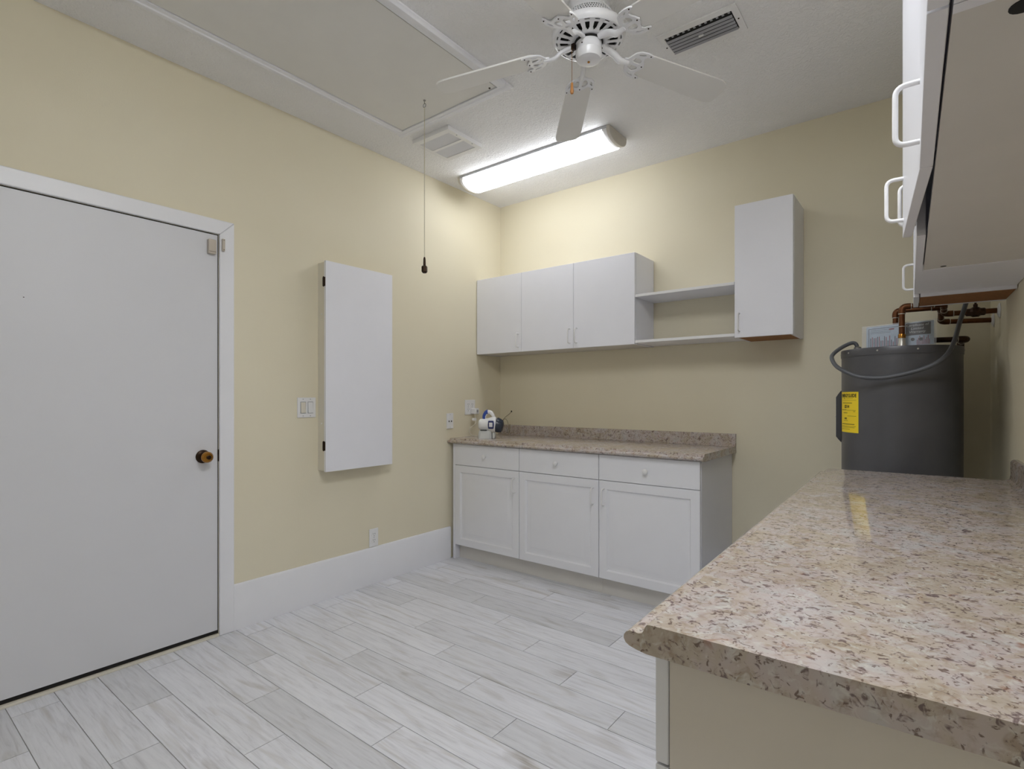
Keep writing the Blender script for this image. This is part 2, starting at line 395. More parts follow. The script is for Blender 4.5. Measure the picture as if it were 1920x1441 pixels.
def plate(name, label, cat, y, z, wd, ht, kind, cream_first=False):
    p = thing(name, label, cat, (0, y, z))
    box('cover_plate', (.0003, .006, -wd/2, wd/2, -ht/2, ht/2), 'plastic', p, .003)
    n = 2 if wd > .09 else 1
    for i in range(n):
        cy = (i-(n-1)/2)*.046
        if kind == 'switch':
            fr = box('rocker_frame', (.006, .0068, cy-.0172, cy+.0172, -.034, .034), 'silver', p, .0003)
            MB().prism([(.0068, -.031), (.0125, -.031), (.0085, .031), (.0068, .031)], cy-.0145, cy+.0145, 'y').build('rocker', 'cream' if (i == 0 and cream_first) else 'plastic', p, .001)
        elif kind == 'outlet':
            for dz in (-.0195, .0195):
                f = MB().lathe([(.0172, .006), (.0172, .0078)], (0, cy, dz), 20, 'x').build('socket_face', 'plastic', p, .0006)
                for a in (-.0063, .0063): box('slot', (.0077, .0080, cy+a-.0012, cy+a+.0012, dz+.0005, dz+.009), 'dark', f, 0)
                MB().lathe([(.0026, .0077), (.0026, .0080)], (0, cy, dz-.008), 10, 'x').build('ground_hole', 'dark', f)
            MB().lathe([(.003, .006), (.003, .0072)], (0, cy, 0), 10, 'x').build('screw', 'silver', p)
        else:
            for a in (-.013, .013):
                j = box('jack', (.006, .0075, a-.009, a+.009, -.012, .012), 'plastic', p, .001)
                box('jack_hole', (.0074, .0078, a-.005, a+.005, -.008, .003), 'dark', j, 0)
        if kind != 'outlet':
            for dz in (-ht/2+.010, ht/2-.010): MB().lathe([(.0028, .006), (.0028, .0068)], (0, cy, dz), 10, 'x').build('screw', 'silver', p)
plate('light_switch', 'double rocker light switch beside the wall-hung cabinet', 'light switch', -1.777, 1.146, .116, .116, 'switch', True)
plate('power_outlet', 'single white power outlet just above the baseboard', 'outlet', -1.303, .297, .070, .116, 'outlet')
plate('data_outlet', 'white wall plate with two dark jacks left of the counter', 'outlet', -.603, 1.028, .070, .116, 'data')
plate('power_outlet', 'double white power outlet above the left end of the counter', 'outlet', -.380, 1.128, .116, .116, 'outlet')
# ------------------------------------------------------------------ cabinets
FR_L = (Vector((0, 0, 0)), 0.0)
FR_R = (Vector((RW0, 0, 0)), -PI/2+RALPHA)
def put(frame, x, y, z):
    o, r = frame; return o+Matrix.Rotation(r, 3, 'Z') @ Vector((x, y, z))
def fthing(frame, name, label, cat, x, y, z, group=None): return thing(name, label, cat, put(frame, x, y, z), frame[1], group)
def pull(parent, x, y, z, name='handle', mat='plastic', length=.108, r=.0045):
    """vertical D pull; y is the face it is screwed to, standing off towards -y"""
    h = length/2-r
    pts = round_path([(x, y, z-h), (x, y-.033, z-h), (x, y-.033, z+h), (x, y, z+h)], .016, 6)
    return MB().tube(pts, r, 10).build(name, mat, parent, 0, 50)
def knob(parent, x, y, z):
    return MB().lathe([(.0085, 0), (.0075, -.010), (.009, -.014), (.0155, -.019), (.0165, -.024), (.013, -.028), (.006, -.030)], (x, y, z), 20, 'y').build('knob', 'plastic', parent, 0, 45)
def raised_front(parent, x0, x1, z0, z1, y, t=.019, name='cabinet_door'):
    loops = [(0, .0022), (.0022, 0), (.050, 0), (.054, .004), (.058, .0095), (.066, .0105), (.074, .0095), (.098, .0015), (.102, .0008)]
    vs = []; fs = []
    for (i, d) in loops: vs += [(x0+i, y+d, z0+i), (x1-i, y+d, z0+i), (x1-i, y+d, z1-i), (x0+i, y+d, z1-i)]
    for k in range(len(loops)-1):
        for j in range(4): a = k*4+j; b = k*4+(j+1) % 4; fs.append((a, b, b+4, a+4))
    n = len(vs); fs.append((n-4, n-3, n-2, n-1))
    vs += [(x0, y+t, z0), (x1, y+t, z0), (x1, y+t, z1), (x0, y+t, z1)]
    for j in range(4): fs.append((j, n+j, n+(j+1) % 4, (j+1) % 4))
    fs.append((n, n+3, n+2, n+1))
    return MB().add(vs, fs).build(name, 'thermofoil', parent, 0, 20)
def base_unit(frame, x0, x1, label, handle_side, filler=None, end_left=False, end_right=False, ajar=0):
    g = 'base cabinets along the back wall' if frame is FR_L else 'base cabinets along the right wall'
    c = fthing(frame, 'base_cabinet', label, 'cabinet', (x0+x1)/2, -.30, 0, g)
    m = (x0+x1)/2; a, b = x0-m, x1-m; Y = lambda y: y+.30
    fy = -.597; by = fy+.021
    k = MB(); T = .016
    k.box(a, a+T, Y(by), Y(-.004), .108, .859); k.box(b-T, b-(.004 if end_right else 0), Y(by), Y(-.004), 0 if end_right else .108, .859)
    k.box(a+T, b-T, Y(by), Y(-.004), .108, .124); k.box(a+T, b-T, Y(-.010), Y(-.004), .124, .859); k.box(a+T, b-T, Y(by), Y(by+.08), .846, .859)
    k.build('body', 'white', c)
    if end_right: MB().box(b-.004, b, Y(by), Y(-.004), 0.0005, .859).build('end_panel', 'white' if frame is FR_L else 'shaded_white', c)
    MB().box(a, b-(T if end_right else 0), Y(-.545), Y(-.530), .0005, .1075).build('toe_kick', 'underside', c)
    gp = .0015
    d = box('drawer_front', (a+gp, b-gp, Y(fy), Y(fy+.019), .7045, .858), 'thermofoil', c, .0022)
    knob(d, 0, Y(fy), .781)
    dr = raised_front(c, a+gp, b-gp, .109, .7015, Y(fy))
    hx = b-.036 if handle_side == 'R' else a+.036
    pull(dr, hx, Y(fy), .604)
    if filler:
        MB().box(filler-m, a-.001, Y(fy+.004), Y(-.5), .0005, .859).build('filler_strip', 'white', c, .001)
    if ajar: pass
    return c
base_unit(FR_L, .050, .650, 'white base cabinet at the left wall, under the handheld cleaner', 'R', filler=.026)
base_unit(FR_L, .651, 1.258, 'middle white base cabinet of the three along the back wall', 'R')
base_unit(FR_L, 1.259, 1.873, 'white base cabinet with an exposed side at the right end of the back counter', 'L', end_right=True)
OG = [(0, 0), (0, .0385)]
def ctop_profile(depth, z):
    """section (y, z) of the postformed top: flat deck, dipped ogee and bullnose at the front"""
    t = .040; f = -depth
    p = [(-.0005, z-t), (-.0005, z), (f+.037, z)]
    p += [(f+.0335, z-.0008), (f+.031, z-.0040), (f+.029, z-.0095), (f+.026, z-.0138), (f+.021, z-.0152), (f+.0145, z-.0142), (f+.0085, z-.0146), (f+.0035, z-.0172), (f+.0006, z-.0215), (f+.0002, z-.0265), (f+.0028, z-.0315), (f+.0085, z-.0350), (f+.018, z-.0375), (f+.032, z-t)]
    return p
def countertop(frame, x0, x1, label, depth=.632, z=.900, bs_h=.078):
    c = fthing(frame, 'countertop', label, 'countertop', (x0+x1)/2, -.3, .86)
    m = (x0+x1)/2; prof = [(y+.3, zz-.86) for y, zz in ctop_profile(depth, z)]
    MB().prism(prof, x0-m, x1-m, 'x').build('deck', 'granite', c, 0, 32)
    s = [(-.0005, .0405), (-.0005, .040+bs_h), (-.012, .040+bs_h), (-.018, .036+bs_h), (-.021, .030+bs_h), (-.021, .060), (-.024, .047), (-.034, .0405)]
    MB().prism([(y+.3, q) for y, q in s], x0-m, x1-m, 'x').build('backsplash', 'granite', c, 0, 32)
    return c
countertop(FR_L, .0015, 1.897, 'brown speckled granite-look countertop with backsplash along the back wall')
# right wall run
base_unit(FR_R, .855, 1.492, 'white base cabinet at the water heater end of the right counter', 'R')
base_unit(FR_R, 1.493, 2.130, 'middle white base cabinet below the right counter', 'R')
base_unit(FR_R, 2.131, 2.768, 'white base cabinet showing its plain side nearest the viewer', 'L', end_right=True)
countertop(FR_R, .826, 2.792, 'glossy speckled granite-look countertop in the right foreground', .632)
# ------------------------------------------------------------------ wall cabinets and shelves
def upper_unit(frame, x0, xs, z0, z1, label, sides, chip=False, ajar=None, holes=(), skip_cat=False):
    """xs: door boundaries; sides: handle side for each door"""
    x1 = xs[-1]; m = (x0+x1)/2
    c = fthing(frame, 'wall_cabinet', label, 'wall cabinet', m, -.15, z0)
    D, T, h = .282, .016, z1-z0; Y = lambda y: y+.15
    a, b = x0-m, x1-m
    k = MB(); k.box(a, a+T, Y(-D), Y(-.003), 0, h); k.box(b-T, b, Y(-D), Y(-.003), 0, h); k.box(a+T, b-T, Y(-D), Y(-.003), h-T, h); k.box(a+T, b-T, Y(-.008), Y(-.003), T, h-T)
    k.build('body', 'white', c)
    MB().box(a+T, b-T, Y(-D), Y(-.003), .002, T).build('bottom_panel', 'chip' if chip else 'underside', c)
    e = [x0]+list(xs); gp = .0013
    for i in range(len(xs)):
        l, r = e[i]-m+gp, e[i+1]-m-gp
        bm_ = MB().box(l, r, Y(-D-.021), Y(-D-.003), 0, h-.001)
        hs = sides[i]; hx = r-.026 if hs == 'R' else l+.026
        d = bm_.build('cabinet_door', 'white', c, .0012)
        pull(d, hx, Y(-D-.021), .032+.054)
        if ajar and ajar[0] == i:
            px = r if hs == 'L' else l
            ang = ajar[1] if hs == 'L' else -ajar[1]
            P = Vector((px, Y(-D-.003), 0)); R = Matrix.Rotation(ang, 3, 'Z')
            d.rotation_euler = (0, 0, ang); d.location = P-R @ P
    for (hx, hy, hr) in holes: MB().lathe([(hr, .0012), (hr, .0021)], (hx-m, Y(hy), 0), 18, 'z').build('screw_cap', 'dark', c)
    return c
upper_unit(FR_L, .006, (.450, .901, 1.358), 1.546, 2.136, 'three-door white wall cabinet above the back counter', 'RRL')
upper_unit(FR_L, 1.968, (2.270,), 1.544, 2.296, 'tall narrow white wall cabinet with a brown underside on the back wall', 'L', chip=True)
upper_unit(FR_R, .530, (.830,), 1.600, 2.352, 'narrow white wall cabinet hanging over the grey water heater', 'R', chip=True)
upper_unit(FR_R, 1.405, (1.867, 2.336, 2.790), 1.590, 2.180, 'long white wall cabinet with a door ajar above the right counter', 'RLL', ajar=(1, math.radians(3.3)), holes=((1.445, -.236, .007), (2.745, -.225, .0125)))
upper_unit(FR_R, 2.792, (3.25,), 1.590, 2.180, 'white wall cabinet at the top right corner nearest the viewer', 'R')
def shelf(frame, x0, x1, z, label, group):
    m = (x0+x1)/2
    s = fthing(frame, 'wall_shelf', label, 'shelf', m, -.15, z, group)
    box('shelf_board', (x0-m, x1-m, -.150, .147, 0, .017), 'white', s, .0012)
    box('front_edge_band', (x0-m, x1-m, -.1515, -.1502, .0005, .0165), 'plastic', s, 0)
for z, nm in ((1.847, 'upper'), (1.553, 'lower')):
    shelf(FR_L, 1.3595, 1.9665, z, nm+' white open shelf between the wall cabinets on the back wall', 'open shelves on the back wall')
for z, nm in ((1.905, 'upper'), (1.612, 'lower')):
    shelf(FR_R, .8315, 1.4035, z, nm+' white open shelf between the wall cabinets on the right wall', 'open shelves on the right wall')
# ------------------------------------------------------------------ ceiling things
def ceiling_lamp(cx, cy, length, width, rz, label, lens, dp=.088):
    t = thing('fluorescent_ceiling_lamp', label, 'ceiling lamp', (cx, cy, ROOM_H), rz, 'fluorescent ceiling lamps')
    hw, hl = width/2, length/2
    box('base_plate', (-hl+.02, hl-.02, -hw, hw, -.016, -.0005), 'lampbase', t, .001)
    def dsec(k, d): return [(-hw*k, -.012)]+[(-hw*k*math.cos(PI*i/20)*(1 if True else 0), -.022-(d-.022)*math.sin(PI*i/20)**.8) for i in range(21)]+[(hw*k, -.012)]
    MB().prism(dsec(.97, dp-.006), -hl+.045, hl-.045, 'x').build('diffuser', lens, t, 0, 40)
    for s in (-1, 1):
        a, b = (hl-.05, hl) if s > 0 else (-hl, -hl+.05)
        cap = MB().prism([(q[0], q[1]+.0115) for q in dsec(1.0, dp)], *( (hl-.022, hl) if s > 0 else (-hl, -hl+.022)), 'x').build('end_cap', 'lampcap', t, .003, 40)
        MB().prism([(q[0], q[1]+.0115) for q in dsec(.99, dp-.002)], *((hl-.050, hl-.022) if s > 0 else (-hl+.022, -hl+.050)), 'x').build('cap_lip', 'plastic', cap, 0, 40)
ceiling_lamp(.762, -.562, 1.22, .228, 0, 'lit white wraparound fluorescent lamp on the ceiling near the back wall', 'lens')
if FILL_LAMP_STRENGTH > 0: ceiling_lamp(2.38, -2.72, 1.22, .46, PI/2, 'wide unseen fill lamp added on the ceiling above the right counter', emit_mat('fill_lamp_lens', (.955, .985, 1.04, 1), FILL_LAMP_STRENGTH))  # added lamp out of view, brightens the near half of the room
def hatch():
    gx0, gx1, gy1, gy0 = .372, 1.100, -1.378, -2.85
    cx, cy = (gx0+gx1)/2, (gy0+gy1)/2
    t = thing('attic_hatch', 'white attic hatch panel framed by moulding in the ceiling', 'hatch', (cx, cy, ROOM_H))
    X = lambda x: x-cx; Yy = lambda y: y-cy
    box('hatch_panel', (X(gx0), X(gx1-.006), Yy(gy0), Yy(gy1), -.008, -.0005), 'blade', t, .001)
    box('gap_strip', (X(gx1-.006), X(gx1+.002), Yy(gy0), Yy(gy1), -.004, -.0004), 'dark', t, 0)
    box('gap_strip', (X(gx0-.003), X(gx0), Yy(gy0), Yy(gy1), -.004, -.0004), 'dark', t, 0)
    W = .058
    pr = lambda s: [(0, 0), (0, -.013), (s*.020, -.013), (s*.024, -.018), (s*.044, -.018), (s*.050, -.011), (s*W, -.008), (s*W, 0)]
    sh = [(u, v-.0005) for u, v in pr(1)]
    MB().prism([(X(gx1+.002)+u, v) for u, v in sh], Yy(gy0-W), Yy(gy1+.003), 'y').build('trim_strip', 'trim', t, .0015)
    MB().prism([(X(gx0-.003)-u, v) for u, v in sh], Yy(gy0-W), Yy(gy1+.003), 'y').build('trim_strip', 'trim', t, .0015)
    MB().prism([(Yy(gy1+.003)+u, v) for u, v in sh], X(gx0-.003-W), X(gx1+.002+W), 'x').build('trim_strip', 'trim', t, .0015)
    MB().prism([(Yy(gy0-.003)-u, v) for u, v in sh], X(gx0-.003-W), X(gx1+.002+W), 'x').build('trim_strip', 'trim', t, .0015)
    for (a, b) in ((1.062, gy1-.012), (1.05, -1.50)): MB().lathe([(.005, -.0105), (.005, -.008)], (X(a), Yy(b), 0), 12).build('screw', 'bronze', t)
    h = Vector((.716, -1.519, ROOM_H-.009))
    c = thing('hatch_pull_cord', 'thin pull cord with a dark weight hanging from the attic hatch', 'pull cord', (h.x, h.y, 1.868))
    H = h.z-1.868
    e = MB(); e.tube([(0, 0, H), (0, 0, H-.018)], .0022, 8); e.tube([(.010*math.sin(2*PI*i/16), 0, H-.028-.010*math.cos(2*PI*i/16)) for i in range(17)], .0020, 8)
    e.lathe([(.007, H-.003), (.007, H)], (0, 0, 0), 12)
    e.build('eye_hook', 'steel', c, 0, 50)
    MB().tube([(0, 0, H-.036), (0, 0, .075)], .0018, 6).build('cord', 'string', c, 0, 60)
    MB().lathe([(.004, .085), (.006, .075), (.007, .045), (.0065, .04)], (0, 0, 0), 14).build('cord_ferrule', 'bronze', c, 0, 40)
    MB().lathe([(.009, .041), (.0165, .034), (.0165, .008), (.010, 0)], (0, 0, 0), 6).build('weight', 'bronze', c, .001)
hatch()
def exhaust_vent():
    x0, x1, y0, y1 = .318, .626, -1.250, -.945; cx, cy = (x0+x1)/2, (y0+y1)/2
    t = thing('exhaust_vent', 'square white ventilation grille with two louvred panels beside the attic hatch', 'vent', (cx, cy, ROOM_H))
    a, b = (x1-x0)/2, (y1-y0)/2; d = -.026
    k = MB(); k.box(-a, a, -b, -b+.035, d, -.0005); k.box(-a, a, b-.035, b, d, -.0005); k.box(-a, -a+.03, -b+.035, b-.035, d, -.0005); k.box(a-.03, a, -b+.035, b-.035, d, -.0005); k.box(-a+.03, a-.03, -.010, .010, d, -.0005)
    k.build('grille_frame', 'plastic', t)
    MB().box(-a+.03, a-.03, -b+.035, b-.035, -.006, -.001).build('duct_interior', 'dark', t)
    s = MB(); n = 26
    for half in (-1, 1):
        ya, yb = (.010, b-.035) if half > 0 else (-b+.035, -.010)
        for i in range(n):
            x = -a+.03+(2*a-.06)*(i+.5)/n
            s.add([(x-.0037, ya, d+.001), (x+.0037, ya, d+.006), (x+.0037, yb, d+.006), (x-.0037, yb, d+.001), (x-.0037, ya, d+.003), (x+.0037, ya, d+.008), (x+.0037, yb, d+.008), (x-.0037, yb, d+.003)],
                  [(0, 3, 2, 1), (4, 5, 6, 7), (0, 1, 5, 4), (1, 2, 6, 5), (2, 3, 7, 6), (3, 0, 4, 7)])
    o = s.build('louvre_slats', 'plastic', t); o['kind'] = 'stuff'
    for y in (-b*.45, b*.45): MB().lathe([(.004, d-.0015), (.004, d)], (a-.012, y, 0), 12).build('screw', 'silver', t)
exhaust_vent()
def supply_vent():
    x0, x1, y0, y1 = 1.888, 2.224, -1.226, -1.036; cx, cy = (x0+x1)/2, (y0+y1)/2
    t = thing('supply_vent', 'rectangular white supply register with long slats beside the ceiling fan', 'vent', (cx, cy, ROOM_H))
    a, b = (x1-x0)/2, (y1-y0)/2; ia, ib = .143, .064
    k = MB()
    for (p, q, r, s_) in ((-a, a, -b, -ib), (-a, a, ib, b), (-a, -ia, -ib, ib), (ia, a, -ib, ib)): k.box(p, q, r, s_, -.007, -.0005)
    k.build('register_frame', 'plastic', t)
    MB().box(-ia, ia, -ib, ib, -.0025, -.001).build('duct_interior', 'dark', t)
    n = 5; pitch = (2*ib-.016)/n
    for i in range(n):
        y = -ib+.016+pitch*(i+.5)
        a0, b0 = (y-.0066, -.0102), (y+.0052, -.0143)
        sec = [a0, (y-.001, -.0128), b0, (b0[0]+.0008, b0[1]+.0010), (y-.0005, -.0114), (a0[0]+.0004, a0[1]+.0014)]
        MB().prism(sec, -ia+.003, ia-.003, 'x').build('slat', 'silver', t, 0, 30)
    for i in range(12):
        x = -ia+2*ia*(i+.5)/12; box('damper_fin', (x-.0045, x+.0045, -ib, -ib+.013, -.006, -.0026), 'silver', t, 0)
    box('damper_lever', (-.012, .010, -.004, .003, -.018, -.010), 'plastic', t, .002)
    for x in (-a+.013, a-.013): MB().lathe([(.0035, -.0085), (.0035, -.007)], (x, 0, 0), 12).build('screw', 'bronze', t)
supply_vent()
# ------------------------------------------------------------------ ceiling fan
def fan():
    C0 = Vector((1.752, -1.582, ROOM_H)); ZB = -.169; DROOP = math.atan(.1061); PH = math.radians(57.7)
    t = thing('ceiling_fan', 'white five-blade ceiling fan with scrolled blade irons', 'ceiling fan', C0)
    MB().lathe([(.082, -.0005), (.082, -.040), (.090, -.052), (.098, -.060), (.100, -.065)], n=48).build('canopy', 'fan', t, 0, 35)
    # pierced band
    NB = 72; zs = [-.065, -.071, -.080, -.083, -.092, -.095, -.104, -.112]
    vs, fs = [], []
    rz = lambda z: .100+.030*((-.065-z)/.047)
    for z in zs:
        for k in range(NB*2): a = PI*k/NB; vs.append((rz(z)*math.cos(a), rz(z)*math.sin(a), z))
    for i in range(len(zs)-1):
        for k in range(NB*2):
            if i in (1, 3, 5) and (k+(i//2)) % 2 == 0: continue
            b = i*NB*2; fs.append((b+k, b+(k+1) % (NB*2), b+NB*2+(k+1) % (NB*2), b+NB*2+k))
    pb = MB().add(vs, fs).build('pierced_band', 'fan', t, 0, 60)
    so = pb.modifiers.new('thick', 'SOLIDIFY'); so.thickness = .0015
    MB().lathe([(.085, -.064), (.112, -.106), (.122, -.134), (.110, -.143), (.064, -.148)], n=40).build('motor_core', 'dark', t, 0, 40)
    MB().lathe([(.129, -.111), (.141, -.115), (.147, -.123), (.147, -.136), (.144, -.144), (.137, -.150)], n=56, cap=False).build('motor_rim', 'fan', t, 0, 50)
    # slotted underside, slightly conical
    rs = [.058, .070, .077, .084, .116, .122, .126, .131, .138]
    NS = 20; sub = 8; n = NS*sub; vs, fs = [], []
    zr = lambda r: -.150-.008*(1-(r-.058)/.080)
    for r in rs:
        for k in range(n): a = 2*PI*k/n; vs.append((r*math.cos(a), r*math.sin(a), zr(r)))
    for i in range(len(rs)-1):
        for k in range(n):
            q = k % sub
            if 2 <= i <= 3 and 2 <= q <= 5 and not (i == 2 and q in (2, 5)): continue
            if i == 6 and 2 <= q <= 5: continue
            b = i*n; fs.append((b+k, b+(k+1) % n, b+n+(k+1) % n, b+n+k))
    sp = MB().add(vs, fs).build('slotted_plate', 'fan', t, 0, 40)
    so = sp.modifiers.new('thick', 'SOLIDIFY'); so.thickness = .002; so.offset = 0
    MB().lathe([(.057, -.147), (.057, -.160), (.048, -.168)], n=32).build('hub_shadow_ring', 'dark', t, 0, 40)  # dark ring in place of the shaded gap above the switch housing
    MB().lathe([(.049, -.162), (.053, -.166), (.053, -.196), (.0535, -.198), (.0525, -.200), (.0525, -.218), (.047, -.229), (.030, -.235), (.001, -.236)], n=40).build('switch_housing', 'fan', t, 0, 35)
    MB().lathe([(.005, -.239), (.005, -.2355)], (0, 0, 0), 14).build('brass_cap', 'brass', t, 0, 40)
    for a in (20, 140, 260):
        a = math.radians(a-110); MB().sphere((.053*math.cos(a), .053*math.sin(a), -.185), .003, 8, 6).build('screw', 'bronze', t, 0, 50)
    # blade and iron (local x = outwards)
    def rrect(x0, x1, w0, w1, r):
        p = []
        p += arc((x1-r, w1/2-r), r, PI/2, 0, 5)[::1]
        p += arc((x1-r, -w1/2+r), r, 0, -PI/2, 5)
        p += arc((x0+.02, -w0/2+.02), .02, -PI/2, -PI, 4)
        p += arc((x0+.02, w0/2-.02), .02, PI, PI/2, 4)
        return p
    tipc = [(.612, .066), (.640, .060), (.655, .046), (.660, .020), (.660, -.020), (.655, -.046), (.640, -.060), (.612, -.066)]
    blade_out = tipc+[(.235, -.056), (.218, -.044), (.212, -.022), (.212, .022), (.218, .044), (.235, .056)]
    bme = curve_plate([blade_out], .0028, .0008)
    def scroll():
        out = [(.165, .010), (.178, .014), (.186, .030), (.196, .050), (.214, .062), (.240, .066), (.262, .064), (.270, .058), (.262, .052), (.246, .049), (.240, .040), (.243, .028), (.252, .016), (.256, .006), (.260, 0)]
        return out+[(x, -y) for x, y in out[-2::-1]]
    h1 = [(.192, .020), (.204, .030), (.222, .034), (.234, .026), (.238, .014), (.232, .006), (.208, .006), (.196, .010)]
    h2 = [(.204, .044), (.216, .054), (.236, .058), (.240, .055), (.230, .046), (.220, .042)]
    ime = curve_plate([scroll(), h1, [(x, -y) for x, y in h1][::-1], h2, [(x, -y) for x, y in h2][::-1]], .0022, .0012)
    zp = lambda r: -.1061*r-.009
    arm = MB().tube(smooth_path([(.056, 0, -.160-ZB), (.076, 0, -.165-ZB), (.098, 0, -.172-ZB), (.120, 0, -.182-ZB), (.145, 0, zp(.145)-.006), (.186, 0, zp(.186))], 5), [.009]*11+[.0085]*10+[.007]*5, 12, flat=1.6)
    foot = None
    pitch = math.radians(-10)
    for k in range(5):
        a = PH+k*2*PI/5; rz_ = Matrix.Rotation(a, 4, 'Z'); dr = Matrix.Rotation(DROOP, 4, 'Y'); tw = dr @ Matrix.Rotation(pitch, 4, 'X')
        b = link('blade', bme, 'blade', t); b.matrix_local = Matrix.Translation((0, 0, ZB)) @ rz_ @ tw
        i = link('blade_iron', ime, 'fan', t, 0, 40); i.matrix_local = Matrix.Translation((0, 0, ZB)) @ rz_ @ tw @ Matrix.Translation((0, 0, -.0078))
        if foot is None:
            ar = arm.build('iron_arm', 'fan', i, 0, 50); foot = ar.data
            sc = MB()
        else:
            ar = link('iron_arm', foot, 'fan', i)
        ar.matrix_local = (tw @ Matrix.Translation((0, 0, -.0078))).inverted()
        for (x, y) in ((.258, .0585), (.258, -.0585), (.250, 0)):
            MB().sphere((x, y, -.003), .0032, 8, 6).build('screw', 'bronze', i, 0, 50)
    # pull chain on the side that faces the hatch
    ch = MB().tube([(-.036, -.048, -.188), (-.044, -.056, -.192), (-.0445, -.0565, -.200), (-.0445, -.0565, -.335)], .0011, 6).build('pull_chain', 'brass', t, 0, 60)
    box('chain_socket', (-.050, -.034, -.056, -.040, -.196, -.172), 'bronze', ch, .002)
    MB().lathe([(.0025, -.330), (.005, -.334), (.0055, -.352), (.0075, -.366), (.006, -.374), (.002, -.377)], (-.0445, -.0565, 0), 14).build('pull_knob', 'wood', ch, 0, 40)
fan()
# ------------------------------------------------------------------ water heater and plumbing
HC = Vector((2.732, -.400, 0)); HR = .230; HT = 1.428
def heater():
    t = thing('water_heater', 'dark grey cylindrical electric water heater behind the right counter', 'water heater', HC)
    MB().lathe([(HR-.012, .0005), (HR-.012, .03), (HR, .032), (HR, HT-.033)], n=72).build('tank_jacket', 'heater', t, 0, 40)
    MB().lathe([(HR+.0022, HT-.034), (HR+.0026, HT-.032), (HR+.0026, HT-.004), (HR+.001, HT), (HR-.014, HT+.001), (HR-.020, HT-.004), (.01, HT-.003)], n=72).build('top_cap', 'heater', t, 0, 40)
    for k in range(10):
        a = math.radians(-88+(k-4.55)*36); MB().sphere(((HR+.002)*math.cos(a), (HR+.002)*math.sin(a), HT-.016), .0042, 10, 6).build('rivet', 'solder', t, 0, 50)
    # access cover on the left flank
    vs, fs = [], []; zs = [(.985, .001), (.998, .012), (1.012, .022), (1.205, .022), (1.222, .012), (1.237, .001)]
    A = [(-172, 0), (-175, 1), (-180, 1), (-185, 1), (-190, 1), (-195, 1), (-200, 1), (-203, 0)]
    for z, d in zs:
        for a, kk in A: r = HR+.0008+d*kk; vs.append((r*math.cos(math.radians(a)), r*math.sin(math.radians(a)), z))
    n = len(A)
    for i in range(len(zs)-1):
        for j in range(n-1): fs.append((i*n+j, i*n+j+1, (i+1)*n+j+1, (i+1)*n+j))
    cv = MB().add(vs, fs).build('access_cover', 'heater_dk', t, 0, 25)
    MB().sphere(((HR+.023)*math.cos(math.radians(-178)), (HR+.023)*math.sin(math.radians(-178)), 1.11), .004, 8, 6).build('screw', 'solder', cv, 0, 50)
    # yellow energy label bent around the tank
    a0, a1, z0, z1 = -165.0, -129.0, 1.040, 1.230
    def bend(x, y, lift):   # x,y in metres from label centre
        a = math.radians((a0+a1)/2)+x/HR; r = HR+lift; return (r*math.cos(a), r*math.sin(a), (z0+z1)/2+y)
    Wl = HR*math.radians(a1-a0); Hl = z1-z0
    N = 14; vs = [bend(Wl*(i/N-.5), s*Hl/2, .0008) for i in range(N+1) for s in (-1, 1)]
    fs = [(2*i, 2*i+2, 2*i+3, 2*i+1) for i in range(N)]
    lab = MB().add(vs, fs).build('energy_label', 'yellow', t, 0, 60); tag(lab, 'yellow paper label')
    def bent(me, ox, oy, nm, mat='ink'):
        me2 = me.copy()
        for v in me2.vertices: v.co = bend(v.co.x+ox, v.co.y+oy, .0012+v.co.z)
        return link(nm, me2, mat, lab)
    bent(text_mesh('ENERGYGUIDE', .022, bold=.0006, width=Wl*.84), 0, .077, 'label_heading')
    bent(text_mesh('$314', .020, bold=.0004), -.006, .026, 'label_price')
    bent(text_mesh('4622', .011, bold=.0003), -.016, -.030, 'label_figure')
    ln = MB()
    def rule(x0, x1, y, h=.0011):
        k = 8; vs = []
        for i in range(k+1):
            x = x0+(x1-x0)*i/k; vs += [bend(x, y-h/2, .0012), bend(x, y+h/2, .0012)]
        ln.add(vs, [(2*i, 2*i+2, 2*i+3, 2*i+1) for i in range(k)])
    for x0, x1, y, h in ((-.06, .06, .056, .0008), (-.05, .035, .043, .0022), (-.062, -.008, .011, .0022), (-.005, .058, .009, .001), (-.04, .0, -.004, .0018), (.042, .055, .004, .0015), (.0, .06, -.018, .0012),
                      (-.036, .004, -.040, .0012), (-.058, .050, -.056, .0026), (-.06, .058, -.066, .0012), (-.06, .05, -.072, .0012), (-.06, .02, -.080, .0012), (-.03, -.022, .064, .004), (-.06, -.03, .066, .001), (-.012, .04, .066, .001)): rule(x0, x1, y, h)
    o = ln.build('label_fine_print', 'ink', lab)
    return t
heater()
